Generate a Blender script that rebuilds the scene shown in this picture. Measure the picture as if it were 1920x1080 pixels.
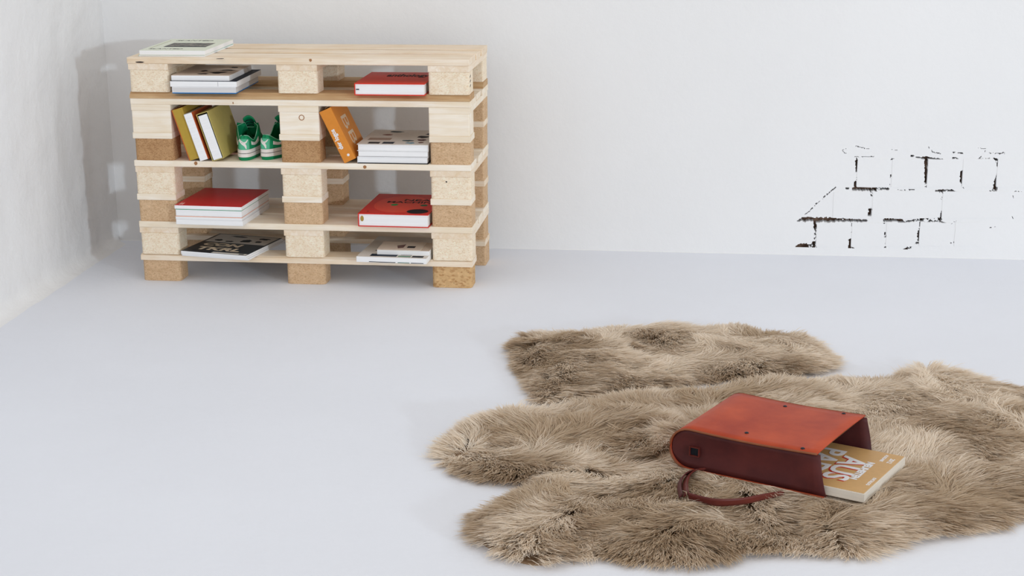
import bpy, bmesh, math, random
import numpy as np
from mathutils import Vector, Matrix, noise

for o in list(bpy.data.objects): bpy.data.objects.remove(o)
S = bpy.context.scene
COL = S.collection
random.seed(7); RNG = np.random.default_rng(11)

# ------------------------------------------------------------------ camera
F, CX, CY, CZ, YAW, PIT, ROLL = 3000.0, 2.0173, -5.3507, 1.4645, -0.1262, 0.264, -0.0086
_c, _s = math.cos(YAW), math.sin(YAW)
FW = Vector((_s*math.cos(PIT), _c*math.cos(PIT), -math.sin(PIT)))
_r = Vector((_c, -_s, 0)); _u = _r.cross(FW)
RT = math.cos(ROLL)*_r + math.sin(ROLL)*_u
UP = -math.sin(ROLL)*_r + math.cos(ROLL)*_u
CAM = Vector((CX, CY, CZ))
cd = bpy.data.cameras.new('camera'); cam = bpy.data.objects.new('camera', cd); COL.objects.link(cam)
cd.sensor_width = 36; cd.lens = F/1920*36; cd.clip_start = .05
m = Matrix((RT, UP, -FW)).transposed().to_4x4(); m.translation = CAM
cam.matrix_world = m
S.camera = cam
def onz(u, v, z=0.0):
    d = FW*F + RT*(u-960) - UP*(v-540); return CAM + d*((z-CAM.z)/d.z)
def ony(u, v, y):
    d = FW*F + RT*(u-960) - UP*(v-540); return CAM + d*((y-CAM.y)/d.y)

# ------------------------------------------------------------------ world, key light, exposure
w = bpy.data.worlds.new('world'); S.world = w; w.use_nodes = True
bg = w.node_tree.nodes['Background']
bg.inputs[0].default_value = (1.0, 0.97, 0.93, 1); bg.inputs[1].default_value = 0.86
# daylight from the right-hand front, the side the shelf's shadow on the left wall points away from
kd = bpy.data.lights.new('window_right_offscreen', 'AREA'); kd.shape = 'DISK'; kd.size = .40
kd.energy = 300; kd.color = (0.78, 0.90, 1.0)
key = bpy.data.objects.new('window_right_offscreen', kd); COL.objects.link(key)
key.location = (9.0, -8.5, 1.95)
key.rotation_euler = (Vector((.8, .2, .3))-Vector(key.location)).to_track_quat('-Z', 'Y').to_euler()
S.view_settings.view_transform = 'Standard'; S.view_settings.look = 'None'
S.view_settings.exposure = 0.0; S.view_settings.gamma = 1.0; S.view_settings.use_curve_mapping = False

# ------------------------------------------------------------------ materials
def lin(r, g, b):
    f = lambda c: (c/255/12.92) if c/255 <= .04045 else ((c/255+.055)/1.055)**2.4
    return (f(r), f(g), f(b), 1)
class NT:
    def __init__(s, name, rough=.6, spec=.3):
        s.m = bpy.data.materials.new(name); s.m.use_nodes = True
        s.n = s.m.node_tree.nodes; s.l = s.m.node_tree.links
        s.b = s.n['Principled BSDF']; s.b.inputs['Roughness'].default_value = rough
        s.b.inputs['Specular IOR Level'].default_value = spec
    def node(s, t, **kw):
        n = s.n.new(t)
        for k, v in kw.items(): setattr(n, k, v)
        return n
    def link(s, a, b): s.l.new(a, b)
    def coord(s, scale=(1, 1, 1), rand=True, rot=(0, 0, 0)):
        t = s.node('ShaderNodeTexCoord'); mp = s.node('ShaderNodeMapping')
        mp.inputs['Scale'].default_value = scale; mp.inputs['Rotation'].default_value = rot
        if rand:
            oi = s.node('ShaderNodeObjectInfo'); ma = s.node('ShaderNodeVectorMath', operation='SCALE')
            ma.inputs[0].default_value = (7, 13, 5); s.link(oi.outputs['Random'], ma.inputs['Scale'])
            ad = s.node('ShaderNodeVectorMath', operation='ADD')
            s.link(t.outputs['Object'], ad.inputs[0]); s.link(ma.outputs[0], ad.inputs[1]); s.link(ad.outputs[0], mp.inputs[0])
        else: s.link(t.outputs['Object'], mp.inputs[0])
        return mp.outputs[0]
    def noise(s, vec, scale=5, detail=4, rough=.55, dist=0):
        n = s.node('ShaderNodeTexNoise'); s.link(vec, n.inputs['Vector'])
        n.inputs['Scale'].default_value = scale; n.inputs['Detail'].default_value = detail
        n.inputs['Roughness'].default_value = rough; n.inputs['Distortion'].default_value = dist
        return n.outputs['Fac']
    def ramp(s, fac, stops):
        r = s.node('ShaderNodeValToRGB'); e = r.color_ramp.elements
        while len(e) < len(stops): e.new(.5)
        for el, (p, c) in zip(e, stops): el.position = p; el.color = c
        s.link(fac, r.inputs[0]); return r.outputs[0]
    def mix(s, fac, a, b, mode='MIX'):
        n = s.node('ShaderNodeMix', data_type='RGBA', blend_type=mode)
        for i, x in ((0, fac), (6, a), (7, b)):
            if hasattr(x, 'is_linked') or hasattr(x, 'links'): s.link(x, n.inputs[i])
            else: n.inputs[i].default_value = x
        return n.outputs[2]
    def color(s, x):
        if isinstance(x, tuple): s.b.inputs['Base Color'].default_value = x
        else: s.link(x, s.b.inputs['Base Color'])
    def bump(s, h, strength=.3, dist=.01):
        n = s.node('ShaderNodeBump'); n.inputs['Strength'].default_value = strength; n.inputs['Distance'].default_value = dist
        s.link(h, n.inputs['Height']); s.link(n.outputs[0], s.b.inputs['Normal'])
_flat = {}
def flat(r, g, b, rough=.6, spec=.25, metal=0):
    k = (r, g, b, rough, spec, metal)
    if k not in _flat:
        t = NT('colour_%d_%d_%d' % (r, g, b), rough, spec); v = t.coord()
        c = lin(r, g, b)
        t.color(t.ramp(t.noise(v, 60, 3), [(.3, tuple(x*.93 for x in c[:3])+(1,)), (.7, c)]))
        t.b.inputs['Metallic'].default_value = metal; _flat[k] = t.m
    return _flat[k]
def mat_plaster(name, c, bs=.35):
    t = NT(name, .85, .12); v = t.coord(rand=False)
    n1 = t.noise(v, 1.3, 3); n2 = t.noise(v, 38, 5, .6); n3 = t.noise(v, 9, 4)
    c = lin(*c)
    t.color(t.ramp(n1, [(.3, tuple(x*.965 for x in c[:3])+(1,)), (.7, c)]))
    ad = t.node('ShaderNodeMath', operation='MULTIPLY_ADD'); t.link(n3, ad.inputs[0]); ad.inputs[1].default_value = 1.6; t.link(n2, ad.inputs[2])
    t.bump(ad.outputs[0], bs, .012); return t.m
M_WALL = mat_plaster('white_plaster', (240, 240, 241), .10)
M_LWALL = mat_plaster('rough_white_plaster', (240, 240, 241), .28)
M_FLOOR = mat_plaster('white_painted_floor', (234, 237, 245), .10)
def mat_pine(name, a, b, axis):
    t = NT(name, .65, .2)
    sc = [9, 9, 9]; sc[axis] = .7
    v = t.coord(tuple(sc)); g = t.noise(v, 5.5, 6, .65, .8)
    v2 = t.coord((1, 1, 1)); n2 = t.noise(v2, 6, 2)
    sp = [60, 60, 60]; sp[axis] = 3
    v3 = t.coord(tuple(sp)); n3 = t.noise(v3, 4, 2)
    col = t.ramp(g, [(.32, lin(*b)), (.5, tuple(.55*x+.45*y for x, y in zip(lin(*a), lin(*b)))), (.62, lin(*a))])
    col = t.mix(.35, col, t.ramp(n2, [(.35, lin(*b)), (.65, lin(*a))]))
    oi = t.node('ShaderNodeObjectInfo')
    col = t.mix(t.ramp(oi.outputs['Random'], [(0, (0, 0, 0, 1)), (1, (.30, .30, .30, 1))]), col, tuple(.95*x for x in lin(*b)[:3])+(1,))
    t.color(col); t.bump(n3, .25, .003); return t.m
PA, PB = (252, 241, 226), (230, 203, 168)
M_PINEX = mat_pine('pine_long_grain', PA, PB, 0)
M_PINEY = mat_pine('pine_cross_grain', PA, PB, 1)
M_PINEBROWN = mat_pine('brown_pine', (222, 192, 150), (176, 132, 88), 0)
M_PINEWHITE = mat_pine('pale_pine', (255, 247, 235), (238, 219, 190), 0)
def mat_chip(name, a, b, c, sc=1.0):
    t = NT(name, .8, .12); v = t.coord((1, 1, 1.6))
    vo = t.node('ShaderNodeTexVoronoi'); t.link(v, vo.inputs['Vector']); vo.inputs['Scale'].default_value = 230/sc
    n = t.noise(v, 150/sc, 4, .7, .6); n2 = t.noise(v, 30, 3)
    r = t.node('ShaderNodeSeparateColor'); t.link(vo.outputs['Color'], r.inputs[0])
    col = t.ramp(r.outputs[0], [(0, lin(*b)), (.45, lin(*a)), (.9, lin(*a)), (1, tuple(min(1, 1.2*x) for x in lin(*a)[:3])+(1,))])
    col = t.mix(t.ramp(n, [(.28, (1, 1, 1, 1)), (.38, (0, 0, 0, 1))]), col, lin(*c))
    col = t.mix(.3, col, t.ramp(n2, [(.35, lin(*b)), (.65, lin(*a))]))
    t.color(col); t.bump(n, .5, .004); return t.m
M_CHIPL = mat_chip('pale_chipboard', (252, 238, 216), (234, 208, 174), (172, 132, 94))
M_CHIP = mat_chip('tan_chipboard', (220, 188, 152), (192, 154, 116), (116, 80, 56))
M_CHIPD = mat_chip('brown_chipboard', (196, 156, 114), (160, 118, 80), (92, 60, 40))
M_CHIPC = mat_chip('coarse_chipboard', (218, 182, 134), (178, 132, 86), (70, 40, 26), 2.2)
M_DARK = flat(22, 34, 44, .7); M_BLACK = flat(14, 24, 34, .6); M_KNOT = flat(168, 120, 80, .7); M_KNOTD = flat(40, 26, 24, .7)
def mat_pages(name, c, axis=2):
    t = NT(name, .8, .1); v = t.coord((2, 2, 600)); n = t.noise(v, 3, 2)
    c = lin(*c); t.color(t.ramp(n, [(.35, tuple(x*.90 for x in c[:3])+(1,)), (.6, c)])); t.bump(n, .15, .001); return t.m
M_PAGE = mat_pages('white_page_edges', (250, 250, 251)); M_PAGEG = mat_pages('grey_page_edges', (222, 220, 220))
M_PAGEC = mat_pages('cream_page_edges', (226, 218, 206))

# ------------------------------------------------------------------ builders
def empty(name, loc=(0, 0, 0), rz=0):
    o = bpy.data.objects.new(name, None); COL.objects.link(o); o.location = loc; o.rotation_euler = (0, 0, rz)
    o.empty_display_size = .05; return o
def tag(o, label=None, cat=None, group=None, kind=None):
    for k, v in (('label', label), ('category', cat), ('group', group), ('kind', kind)):
        if v: o[k] = v
    return o
def link(name, me, mat, parent=None, loc=(0, 0, 0), rot=(0, 0, 0)):
    o = bpy.data.objects.new(name, me); COL.objects.link(o)
    if mat is not None and not me.materials: me.materials.append(mat)
    o.parent = parent; o.location = loc; o.rotation_euler = rot; return o
def mesh_of(bm, name, smooth=False):
    bmesh.ops.recalc_face_normals(bm, faces=bm.faces)
    me = bpy.data.meshes.new(name); bm.to_mesh(me); bm.free()
    if smooth: me.shade_smooth()
    return me
def box_mesh(name, sx, sy, sz, bev=.0015, seg=1, vert_bev=0):
    bm = bmesh.new(); bmesh.ops.create_cube(bm, size=1)
    for v in bm.verts: v.co = Vector((v.co.x*sx, v.co.y*sy, v.co.z*sz))
    if vert_bev:
        es = [e for e in bm.edges if abs(e.verts[0].co.z-e.verts[1].co.z) > sz*.5]
        bmesh.ops.bevel(bm, geom=es, offset=vert_bev, segments=3, affect='EDGES', profile=.5)
    if bev:
        bmesh.ops.bevel(bm, geom=[e for e in bm.edges if e.calc_face_angle(0) > .6], offset=bev, segments=seg, affect='EDGES', profile=.5)
    return mesh_of(bm, name)
def box(name, x0, x1, y0, y1, z0, z1, mat, parent=None, bev=.0015, vert_bev=0, seg=1):
    me = box_mesh(name, x1-x0, y1-y0, z1-z0, bev, seg, vert_bev)
    return link(name, me, mat, parent, ((x0+x1)/2, (y0+y1)/2, (z0+z1)/2))
def prism(name, pts, axis, a, b, mat, parent=None, bev=0, smooth=False, loc=(0, 0, 0)):
    """polygon pts extruded along an axis from a to b"""
    bm = bmesh.new()
    def P(p, t):
        return Vector((t, p[0], p[1])) if axis == 0 else Vector((p[0], t, p[1])) if axis == 1 else Vector((p[0], p[1], t))
    A = [bm.verts.new(P(p, a)) for p in pts]; B = [bm.verts.new(P(p, b)) for p in pts]
    bm.faces.new(A); bm.faces.new(B[::-1]); n = len(pts)
    for i in range(n): bm.faces.new((A[i], B[i], B[(i+1) % n], A[(i+1) % n]))
    if bev: bmesh.ops.bevel(bm, geom=[e for e in bm.edges if e.calc_face_angle(0) > .6], offset=bev, segments=1, affect='EDGES')
    return link(name, mesh_of(bm, name, smooth), mat, parent, loc)
def disc(name, r, t, mat, parent, loc, rot=(0, 0, 0), sx=1, n=20, irr=0):
    bm = bmesh.new(); A = []; B = []
    for i in range(n):
        a = 2*math.pi*i/n; rr = r*(1+irr*random.uniform(-1, 1))
        A.append(bm.verts.new((rr*math.cos(a)*sx, rr*math.sin(a), 0))); B.append(bm.verts.new((rr*.97*math.cos(a)*sx, rr*.97*math.sin(a), t)))
    bm.faces.new(A[::-1]); bm.faces.new(B)
    for i in range(n): bm.faces.new((A[i], A[(i+1) % n], B[(i+1) % n], B[i]))
    return link(name, mesh_of(bm, name), mat, parent, loc, rot)
def ring(name, r0, r1, t, mat, parent, loc, rot=(0, 0, 0), n=20):
    bm = bmesh.new(); L = []
    for i in range(n):
        c, s = math.cos(2*math.pi*i/n), math.sin(2*math.pi*i/n)
        L.append([bm.verts.new(p) for p in ((r0*c, r0*s, 0), (r1*c, r1*s, 0), (r1*c, r1*s, t), (r0*c, r0*s, t))])
    for i in range(n):
        a, b = L[i], L[(i+1) % n]
        for k in range(4): bm.faces.new((a[k], b[k], b[(k+1) % 4], a[(k+1) % 4]))
    return link(name, mesh_of(bm, name), mat, parent, loc, rot)
def tube_mesh(name, pts, rad, n=8, closed=False):
    bm = bmesh.new(); rings = []; N = len(pts); pts = [Vector(p) for p in pts]
    for i, p in enumerate(pts):
        a = pts[i-1] if (i or closed) else pts[0]; b = pts[(i+1) % N] if (closed or i < N-1) else pts[-1]
        t = (b-a).normalized(); s = t.cross(Vector((0, 0, 1)))
        if s.length < 1e-3: s = t.cross(Vector((1, 0, 0)))
        s.normalize(); q = s.cross(t); r = rad[i] if hasattr(rad, '__len__') else rad
        rings.append([bm.verts.new(p + r*(math.cos(2*math.pi*k/n)*s + math.sin(2*math.pi*k/n)*q)) for k in range(n)])
    for i in range(N if closed else N-1):
        A, B = rings[i], rings[(i+1) % N]
        for k in range(n): bm.faces.new((A[k], A[(k+1) % n], B[(k+1) % n], B[k]))
    if not closed: bm.faces.new(rings[0][::-1]); bm.faces.new(rings[-1])
    return mesh_of(bm, name, True)
def text(name, s, size, mat, parent, loc, rot=(0, 0, 0), bold=0, sx=1.0, shear=0, align='CENTER'):
    c = bpy.data.curves.new(name, 'FONT'); c.body = s; c.size = size; c.extrude = .00015; c.offset = bold; c.shear = shear
    c.align_x = align; c.align_y = 'CENTER'; c.resolution_u = 3
    o = bpy.data.objects.new(name+'_t', c); COL.objects.link(o)
    dg = bpy.context.evaluated_depsgraph_get(); me = bpy.data.meshes.new_from_object(o.evaluated_get(dg))
    bpy.data.objects.remove(o); me.materials.clear()
    r = link(name, me, mat, parent, loc, rot); r.scale = (sx, 1, 1); return r
def grid_mesh(name, fn, us, vs, skip=None, smooth=True):
    us = list(us); vs = list(vs); nu = len(us)
    V = [fn(u, v) for v in vs for u in us]; Fc = []
    for j in range(len(vs)-1):
        for i in range(nu-1):
            if skip and skip(.5*(us[i]+us[i+1]), .5*(vs[j]+vs[j+1])): continue
            a = j*nu+i; Fc.append((a, a+1, a+nu+1, a+nu))
    me = bpy.data.meshes.new(name); me.from_pydata(V, [], Fc); me.update()
    if smooth: me.shade_smooth()
    return me

# ------------------------------------------------------------------ the room
WX, WY, H = -.31, .60, 3.0
RB, RL = .002, .05
# floor: slightly uneven painted screed
fl = link('floor', grid_mesh('floor', lambda x, y: (x, y, .0), np.linspace(WX-.3, 7, 40), np.linspace(-8, WY+.3, 50)), M_FLOOR)
tag(fl, kind='structure')
def lin_cove(z, r):      # set-forward of the plaster near the floor
    return 0 if z >= r else r-math.sqrt(max(0, r*r-(r-z)**2))
HX0, HX1, HZ0, HZ1 = 2.20, 3.24, .03, .46       # bare-brick patch
def fback(x, z):
    edge = min(1, max(0, min(abs(x-2.72)-.52, 9) if abs(x-2.72) > .52 else 0)/.15 + max(0, (z-HZ1)/.15))
    d = (.004*noise.noise((x*2.2, z*2.2, 3)) + .002*noise.noise((x*8, z*8, 9)))*edge
    return (x, WY - lin_cove(z, RB) + d, z)
xs = sorted(set([WX-.05, WX, WX+.05] + list(np.linspace(WX+.1, HX0, 56)) + list(np.linspace(HX0, HX1, 12)) + list(np.linspace(HX1, 7, 40))))
zs = sorted(set([0, .001, .003, .006, .012, .02] + [HZ0] + list(np.linspace(HZ0, HZ1, 12)) + list(np.linspace(HZ1, H, 50))))
wb = link('wall_back', grid_mesh('wall_back', fback, xs, zs, lambda x, z: HX0 < x < HX1 and HZ0 < z < HZ1), M_WALL)
tag(wb, 'white plastered back wall with a patch of bare brick joints', kind='structure')
def fleft(y, z):
    d = .010*noise.noise((y*2.6, z*1.6, 1)) + .005*noise.noise((y*9, z*7, 5)) + .002*noise.noise((y*25, z*25, 5))
    k = min(1, max(0, (WY-y)/.06))
    return (WX + lin_cove(z, RL)*k + d*k, y, z)
ys = list(np.linspace(-8, -1.5, 40)) + list(np.linspace(-1.45, WY-.01, 110)) + [WY, WY+.02]
zl = [0, .002, .006, .012, .02, .03, .045, .06, .08] + list(np.linspace(.1, 1.2, 64)) + list(np.linspace(1.25, H, 30))
wl = link('wall_left', grid_mesh('wall_left', fleft, ys, zl), M_LWALL)
tag(wl, 'rough white plastered side wall', kind='structure')

# bare brick patch: plaster skin with open cracks, recessed backing and proud painted bricks
CELL = .002
nx = int(round((HX1-HX0)/CELL)); nz = int(round((HZ1-HZ0)/CELL))
mask = np.zeros((nz, nx), bool)
def wpt(X, Y): 
    p = ony(1420+X/3.84, 240+Y/3.84, WY); return (p.x-HX0)/CELL, (p.z-HZ0)/CELL
gy, gx = np.mgrid[0:nz, 0:nx]
frag = np.zeros((nz, nx))
for sc, am in ((6, .5), (2.5, .5)):
    h = RNG.random((int(nz/sc)+3, int(nx/sc)+3)); yy, xx = gy/sc, gx/sc; i, j = yy.astype(int), xx.astype(int); a, b = yy-i, xx-j
    frag += am*((h[i, j]*(1-b)+h[i, j+1]*b)*(1-a)+(h[i+1, j]*(1-b)+h[i+1, j+1]*b)*a)
def stroke(pts, wd, dens=1.0):
    """wd: width in crop pixels, may be a list per point; dens < 1 breaks the crack up"""
    P = [wpt(*p) for p in pts]
    W = wd if hasattr(wd, '__len__') else [wd]*len(P)
    for (a, b, w0, w1) in zip(P[:-1], P[1:], W[:-1], W[1:]):
        dx, dy = b[0]-a[0], b[1]-a[1]; L2 = dx*dx+dy*dy+1e-9
        t = np.clip(((gx-a[0])*dx+(gy-a[1])*dy)/L2, 0, 1)
        d = np.hypot(gx-a[0]-t*dx, gy-a[1]-t*dy); hw = (w0+(w1-w0)*t)/3.84*1.15/2
        mask[:] |= (d < hw*(.35+1.3*frag)) & (frag < .22+.62*dens)
ST = [([(700, 208), (840, 209)], 7, .45), ([(945, 225), (978, 226)], 12, .6), ([(1108, 203), (1118, 203)], 14, 1), ([(1140, 212), (1200, 217)], 9, .9),
 ([(1190, 220), (1270, 224)], 20, 1), ([(1290, 224), (1340, 228)], 11, .5), ([(1412, 224), (1436, 230)], 18, 1), ([(1610, 222), (1700, 220)], 7, .35),
 ([(713, 215), (713, 245)], 6, .5), ([(713, 240), (713, 312)], 20, .75), ([(712, 330), (710, 395)], 10, .3), ([(705, 395), (706, 445)], 20, 1),
 ([(960, 320), (955, 425)], 12, .35), ([(1216, 222), (1213, 390)], [30, 20], 1), ([(1213, 385), (1212, 425)], 12, .6),
 ([(1470, 318), (1468, 385)], [20, 26], 1), ([(1465, 385), (1485, 440)], [18, 4], .9), ([(1700, 222), (1728, 235), (1727, 275)], [8, 18, 10], .9),
 ([(1724, 338), (1718, 385)], [8, 24], 1), ([(1716, 385), (1708, 445)], [20, 30], .9), ([(1660, 460), (1735, 436)], 8, .5),
 ([(640, 437), (652, 437)], 14, 1), ([(560, 433), (630, 434)], 3, .5), ([(695, 440), (845, 440)], 26, 1), ([(840, 448), (852, 458)], 10, .8), ([(878, 440), (938, 440)], 16, .8), ([(940, 443), (1050, 450)], 4, .4),
 ([(1050, 447), (1128, 446)], 10, .5), ([(1290, 456), (1400, 455)], 20, .8), ([(1395, 458), (1438, 465)], 9, .8),
 ([(815, 455), (822, 492)], 12, .6), ([(822, 490), (818, 590)], 4, .35), ([(810, 590), (806, 628)], 22, .8), ([(1330, 470), (1326, 515)], 10, .5), ([(1325, 600), (1318, 660)], [6, 20], .8), ([(1430, 485), (1430, 525)], 6, .3),
 ([(560, 430), (500, 480), (420, 548), (375, 600), (340, 625)], [8, 9, 11, 9, 4], .55),
 ([(288, 672), (330, 655)], [10, 30], 1), ([(330, 660), (560, 664)], 30, 1), ([(560, 664), (785, 670)], [24, 18], .95),
 ([(908, 662), (912, 690)], 10, .5), ([(915, 664), (1035, 670)], 22, .9), ([(1040, 680), (1180, 660)], 13, .7), ([(1180, 662), (1300, 662)], 32, .45), ([(1300, 670), (1350, 688)], 10, .6), ([(1385, 695), (1430, 672)], 7, .5),
 ([(416, 675), (416, 720)], 26, .85), ([(415, 715), (412, 830)], 12, .55), ([(676, 685), (676, 752)], 5, .5), ([(668, 812), (666, 860)], 24, .8), ([(666, 858), (692, 868)], 8, .8),
 ([(918, 755), (918, 785)], 10, .7), ([(918, 800), (918, 835)], 5, .4), ([(914, 860), (922, 860)], 9, 1), ([(1168, 680), (1163, 745)], 7, .6), ([(1163, 745), (1160, 805)], 22, .6),
 ([(292, 857), (348, 855)], 32, 1), ([(345, 850), (410, 838)], 16, .8), ([(405, 832), (415, 885)], 22, .8), ([(380, 850), (425, 880)], 14, .7), ([(452, 886), (498, 886)], 9, .7),
 ([(992, 892), (1010, 892)], 8, .8), ([(1038, 893), (1098, 858)], 20, .7), ([(1100, 852), (1150, 832)], 5, .5), ([(1145, 829), (1230, 826)], 14, .8), ([(1262, 838), (1340, 842), (1420, 824), (1468, 834)], 10, .45), ([(1500, 836), (1690, 838)], 5, .2),
 ([(30, 883), (44, 886)], 10, 1), ([(1446, 934), (1456, 930)], 9, .9), ([(606, 165), (630, 150), (655, 160)], 6, .4), ([(612, 170), (640, 190)], 10, .25), ([(710, 132), (770, 148)], 7, .5), ([(780, 150), (960, 158), (1060, 165), (1120, 150)], 3, .35),
 ([(1232, 140), (1260, 175), (1315, 186)], 7, .5), ([(1408, 178), (1490, 186)], 8, .55), ([(1586, 232), (1620, 200), (1640, 168)], 9, .45), ([(1590, 148), (1640, 150)], 4, .5), ([(1640, 182), (1790, 184)], 7, .5), ([(1740, 190), (1782, 174)], 7, .6),
 ([(1470, 555), (1482, 562)], 8, .6), ([(1505, 700), (1516, 716)], 10, .5), ([(1838, 490), (1842, 505)], 5, .7), ([(1832, 640), (1840, 655)], 6, .5), ([(1640, 725), (1715, 712)], 7, .3), ([(1830, 457), (1920, 460)], 5, .3)]
for p, wd, dn in ST: stroke(p, wd, dn)
V = []; Fc = []
def quad(a, b, c, d):
    n = len(V); V.extend((a, b, c, d)); Fc.append((n, n+1, n+2, n+3))
DEP = .035
for j in range(nz):
    z0, z1 = HZ0+j*CELL, HZ0+(j+1)*CELL
    if not mask[j].any() and j % 8 == 0 and not mask[j:j+8].any() and j+8 <= nz:
        quad((HX0, WY, z0), (HX1, WY, z0), (HX1, WY, HZ0+(j+8)*CELL), (HX0, WY, HZ0+(j+8)*CELL)); continue
    if not mask[j-j % 8:j-j % 8+8].any() and j-j % 8+8 <= nz: continue
    i = 0
    while i < nx:
        k = i
        while k < nx and mask[j, k] == mask[j, i]: k += 1
        if not mask[j, i]: quad((HX0+i*CELL, WY, z0), (HX0+k*CELL, WY, z0), (HX0+k*CELL, WY, z1), (HX0+i*CELL, WY, z1))
        i = k
jj, ii = np.nonzero(mask)
for j, i in zip(jj, ii):
    x0, x1, z0, z1 = HX0+i*CELL, HX0+(i+1)*CELL, HZ0+j*CELL, HZ0+(j+1)*CELL
    for dj, di, a, b in ((1, 0, (x0, z1), (x1, z1)), (-1, 0, (x1, z0), (x0, z0)), (0, 1, (x1, z1), (x1, z0)), (0, -1, (x0, z0), (x0, z1))):
        q, p = j+dj, i+di
        if 0 <= q < nz and 0 <= p < nx and not mask[q, p]: quad((a[0], WY, a[1]), (b[0], WY, b[1]), (b[0], WY+DEP, b[1]), (a[0], WY+DEP, a[1]))
me = bpy.data.meshes.new('plaster_skin'); me.from_pydata(V, [], Fc); me.update()
link('plaster_skin', me, M_WALL, wb)
t = NT('old_mortar', .95, .05); v = t.coord(rand=False)
t.color(t.ramp(t.noise(v, 55, 4, .6), [(.38, lin(88, 70, 60)), (.55, lin(118, 94, 80)), (.72, lin(156, 130, 112))])); M_MORTAR = t.m
box('mortar_bed', HX0-.01, HX1+.01, WY+DEP, WY+DEP+.02, HZ0-.01, HZ1+.01, M_MORTAR, wb, 0)
def wz(u, v): p = ony(u, v, WY); return p.x, p.z
def brick(u0, u1, va, vb):
    x0, za = wz(u0, va); x1, zb = wz(u1, va); _, zc = wz(u0, vb); _, zd = wz(u1, vb)
    x0 += .0075; x1 = min(x1-.0075, HX1-.004); g = .0085; n = 5
    P = []
    jt = lambda: random.uniform(-.0015, .0015)
    zt = lambda f: za+(zb-za)*f-g
    zo = lambda f: max(zc+(zd-zc)*f+g, HZ0+.002)
    for k in range(n+1): P.append((x0+(x1-x0)*k/n, zt(k/n)+jt()))
    for k in (1, 2): P.append((x1+jt(), zt(1)+(zo(1)-zt(1))*k/3))
    for k in range(n, -1, -1): P.append((x0+(x1-x0)*k/n, zo(k/n)+jt()))
    for k in (2, 1): P.append((x0+jt(), zt(0)+(zo(0)-zt(0))*k/3))
    prism('brick', [(p[0], p[1]) for p in P], 1, WY-.0016, WY+.02, M_WALL, wb, .0007)
for a, b in ((1605, 1670), (1670, 1737), (1737, 1803), (1803, 1868), (1868, 1934)): brick(a, b, 294, 355)
for a, b in ((1560, 1633), (1633, 1765), (1765, 1897)): brick(a, b, 355, 413)
for a, b in ((1528, 1594), (1594, 1659), (1659, 1722), (1722, 1788), (1788, 1853)): brick(a, b, 413, 466)

# ------------------------------------------------------------------ pallet shelf
D = .435; BT, KT = .0215, .0775
shelf = empty('pallet_shelf')
tag(shelf, 'low open shelf built from stacked pine pallets standing by the white walls', 'shelf')
Z = dict(foot=0); z = 0
SEQ = ['foot', 'bottom4', 'block4', 'str4', 'deck4', 'low3', 'stub3', 'block3', 'str3', 'deck3', 'low2', 'stub2', 'block2', 'str2', 'deck2', 'bottom1', 'block1', 'str1', 'deck1']
for s in SEQ:
    h = KT if s[:3] in ('foo', 'blo', 'low') else BT
    Z[s] = (z, z+h); z += h
TOP = z
COLX = ((0, .145), (.5275, .6725), (1.055, 1.2))
rj = random.Random(3)
def jit(a): return rj.uniform(-a, a)
DECK = ((0, .138), (.173, .264), (.299, D))
for lev, mt in (('deck1', M_PINEX), ('deck2', M_PINEWHITE), ('deck3', M_PINEWHITE), ('deck4', M_PINEWHITE)):
    for k, (y0, y1) in enumerate(DECK):
        e = jit(.002)
        b = box('deck_board', .0+e, 1.2+e, y0+(abs(jit(.002)) if k == 0 else 0), y1, *Z[lev], mt, shelf, .0016)
        if lev == 'deck1' and k == 0: TOPB = b
        if lev == 'deck2' and k == 0: DK2 = b
        if lev == 'deck3' and k == 0: DK3 = b
for lev in ('bottom1', 'bottom4'):
    z0, z1 = Z[lev]
    for k, (y0, y1) in enumerate(((0, .1), (D-.12, D))):
        prof = [(y0, z0), (y1, z0), (y1, z1), (y0+.014, z1), (y0, z1-(.013 if lev == 'bottom1' else .004))]
        zc = (z0+z1)/2
        prism('bottom_board', [(p[0]-y0, p[1]-zc) for p in prof], 0, -.6, .6, M_PINEBROWN if lev == 'bottom1' else M_PINEX, shelf, .001, loc=(.6, y0, zc))
for lev in ('str1', 'str2', 'str3', 'str4'):
    for x0, x1 in COLX:
        box('stringer_board', x0+.001, x1-.001, .002+abs(jit(.002)), D-.002, *Z[lev], M_PINEY if lev != 'str2' else M_PINEWHITE, shelf, .0012)
BM = {'block1': [M_CHIPL]*3, 'block2': [M_PINEWHITE]*3, 'low2': [M_CHIPD, M_CHIPD, M_CHIP], 'block3': [M_CHIPL, M_CHIPL, M_CHIPL], 'low3': [M_CHIP, M_CHIP, M_CHIP],
      'block4': [M_CHIPL]*3, 'foot': [M_CHIP, M_CHIP, M_CHIPC]}
blk = {}
for lev, mats in BM.items():
    for c, (x0, x1) in enumerate(COLX):
        vb = .004 if lev == 'block2' else .011 if lev not in ('foot', 'low2') else .016
        sh = jit(.002); inset = .002+abs(jit(.003))
        if lev in ('low2', 'foot'): inset += .002
        blk[lev, c] = box('block', x0+sh+.002, x1+sh-.002, inset, .1, *Z[lev], mats[c], shelf, .001, vb)
        box('block', x0+.002-sh, x1-.002-sh, D-.105, D-.003, *Z[lev], M_CHIP if lev != 'block1' else M_CHIPL, shelf, .001, .006)
for lev in ('stub2', 'stub3'):
    for x0, x1 in COLX:
        box('cut_board', x0+.001, x1-.001, .001, .1, *Z[lev], M_PINEWHITE, shelf, .0012)
        box('cut_board', x0+.001, x1-.001, D-.105, D-.002, *Z[lev], M_PINEX, shelf, .0012)
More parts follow.
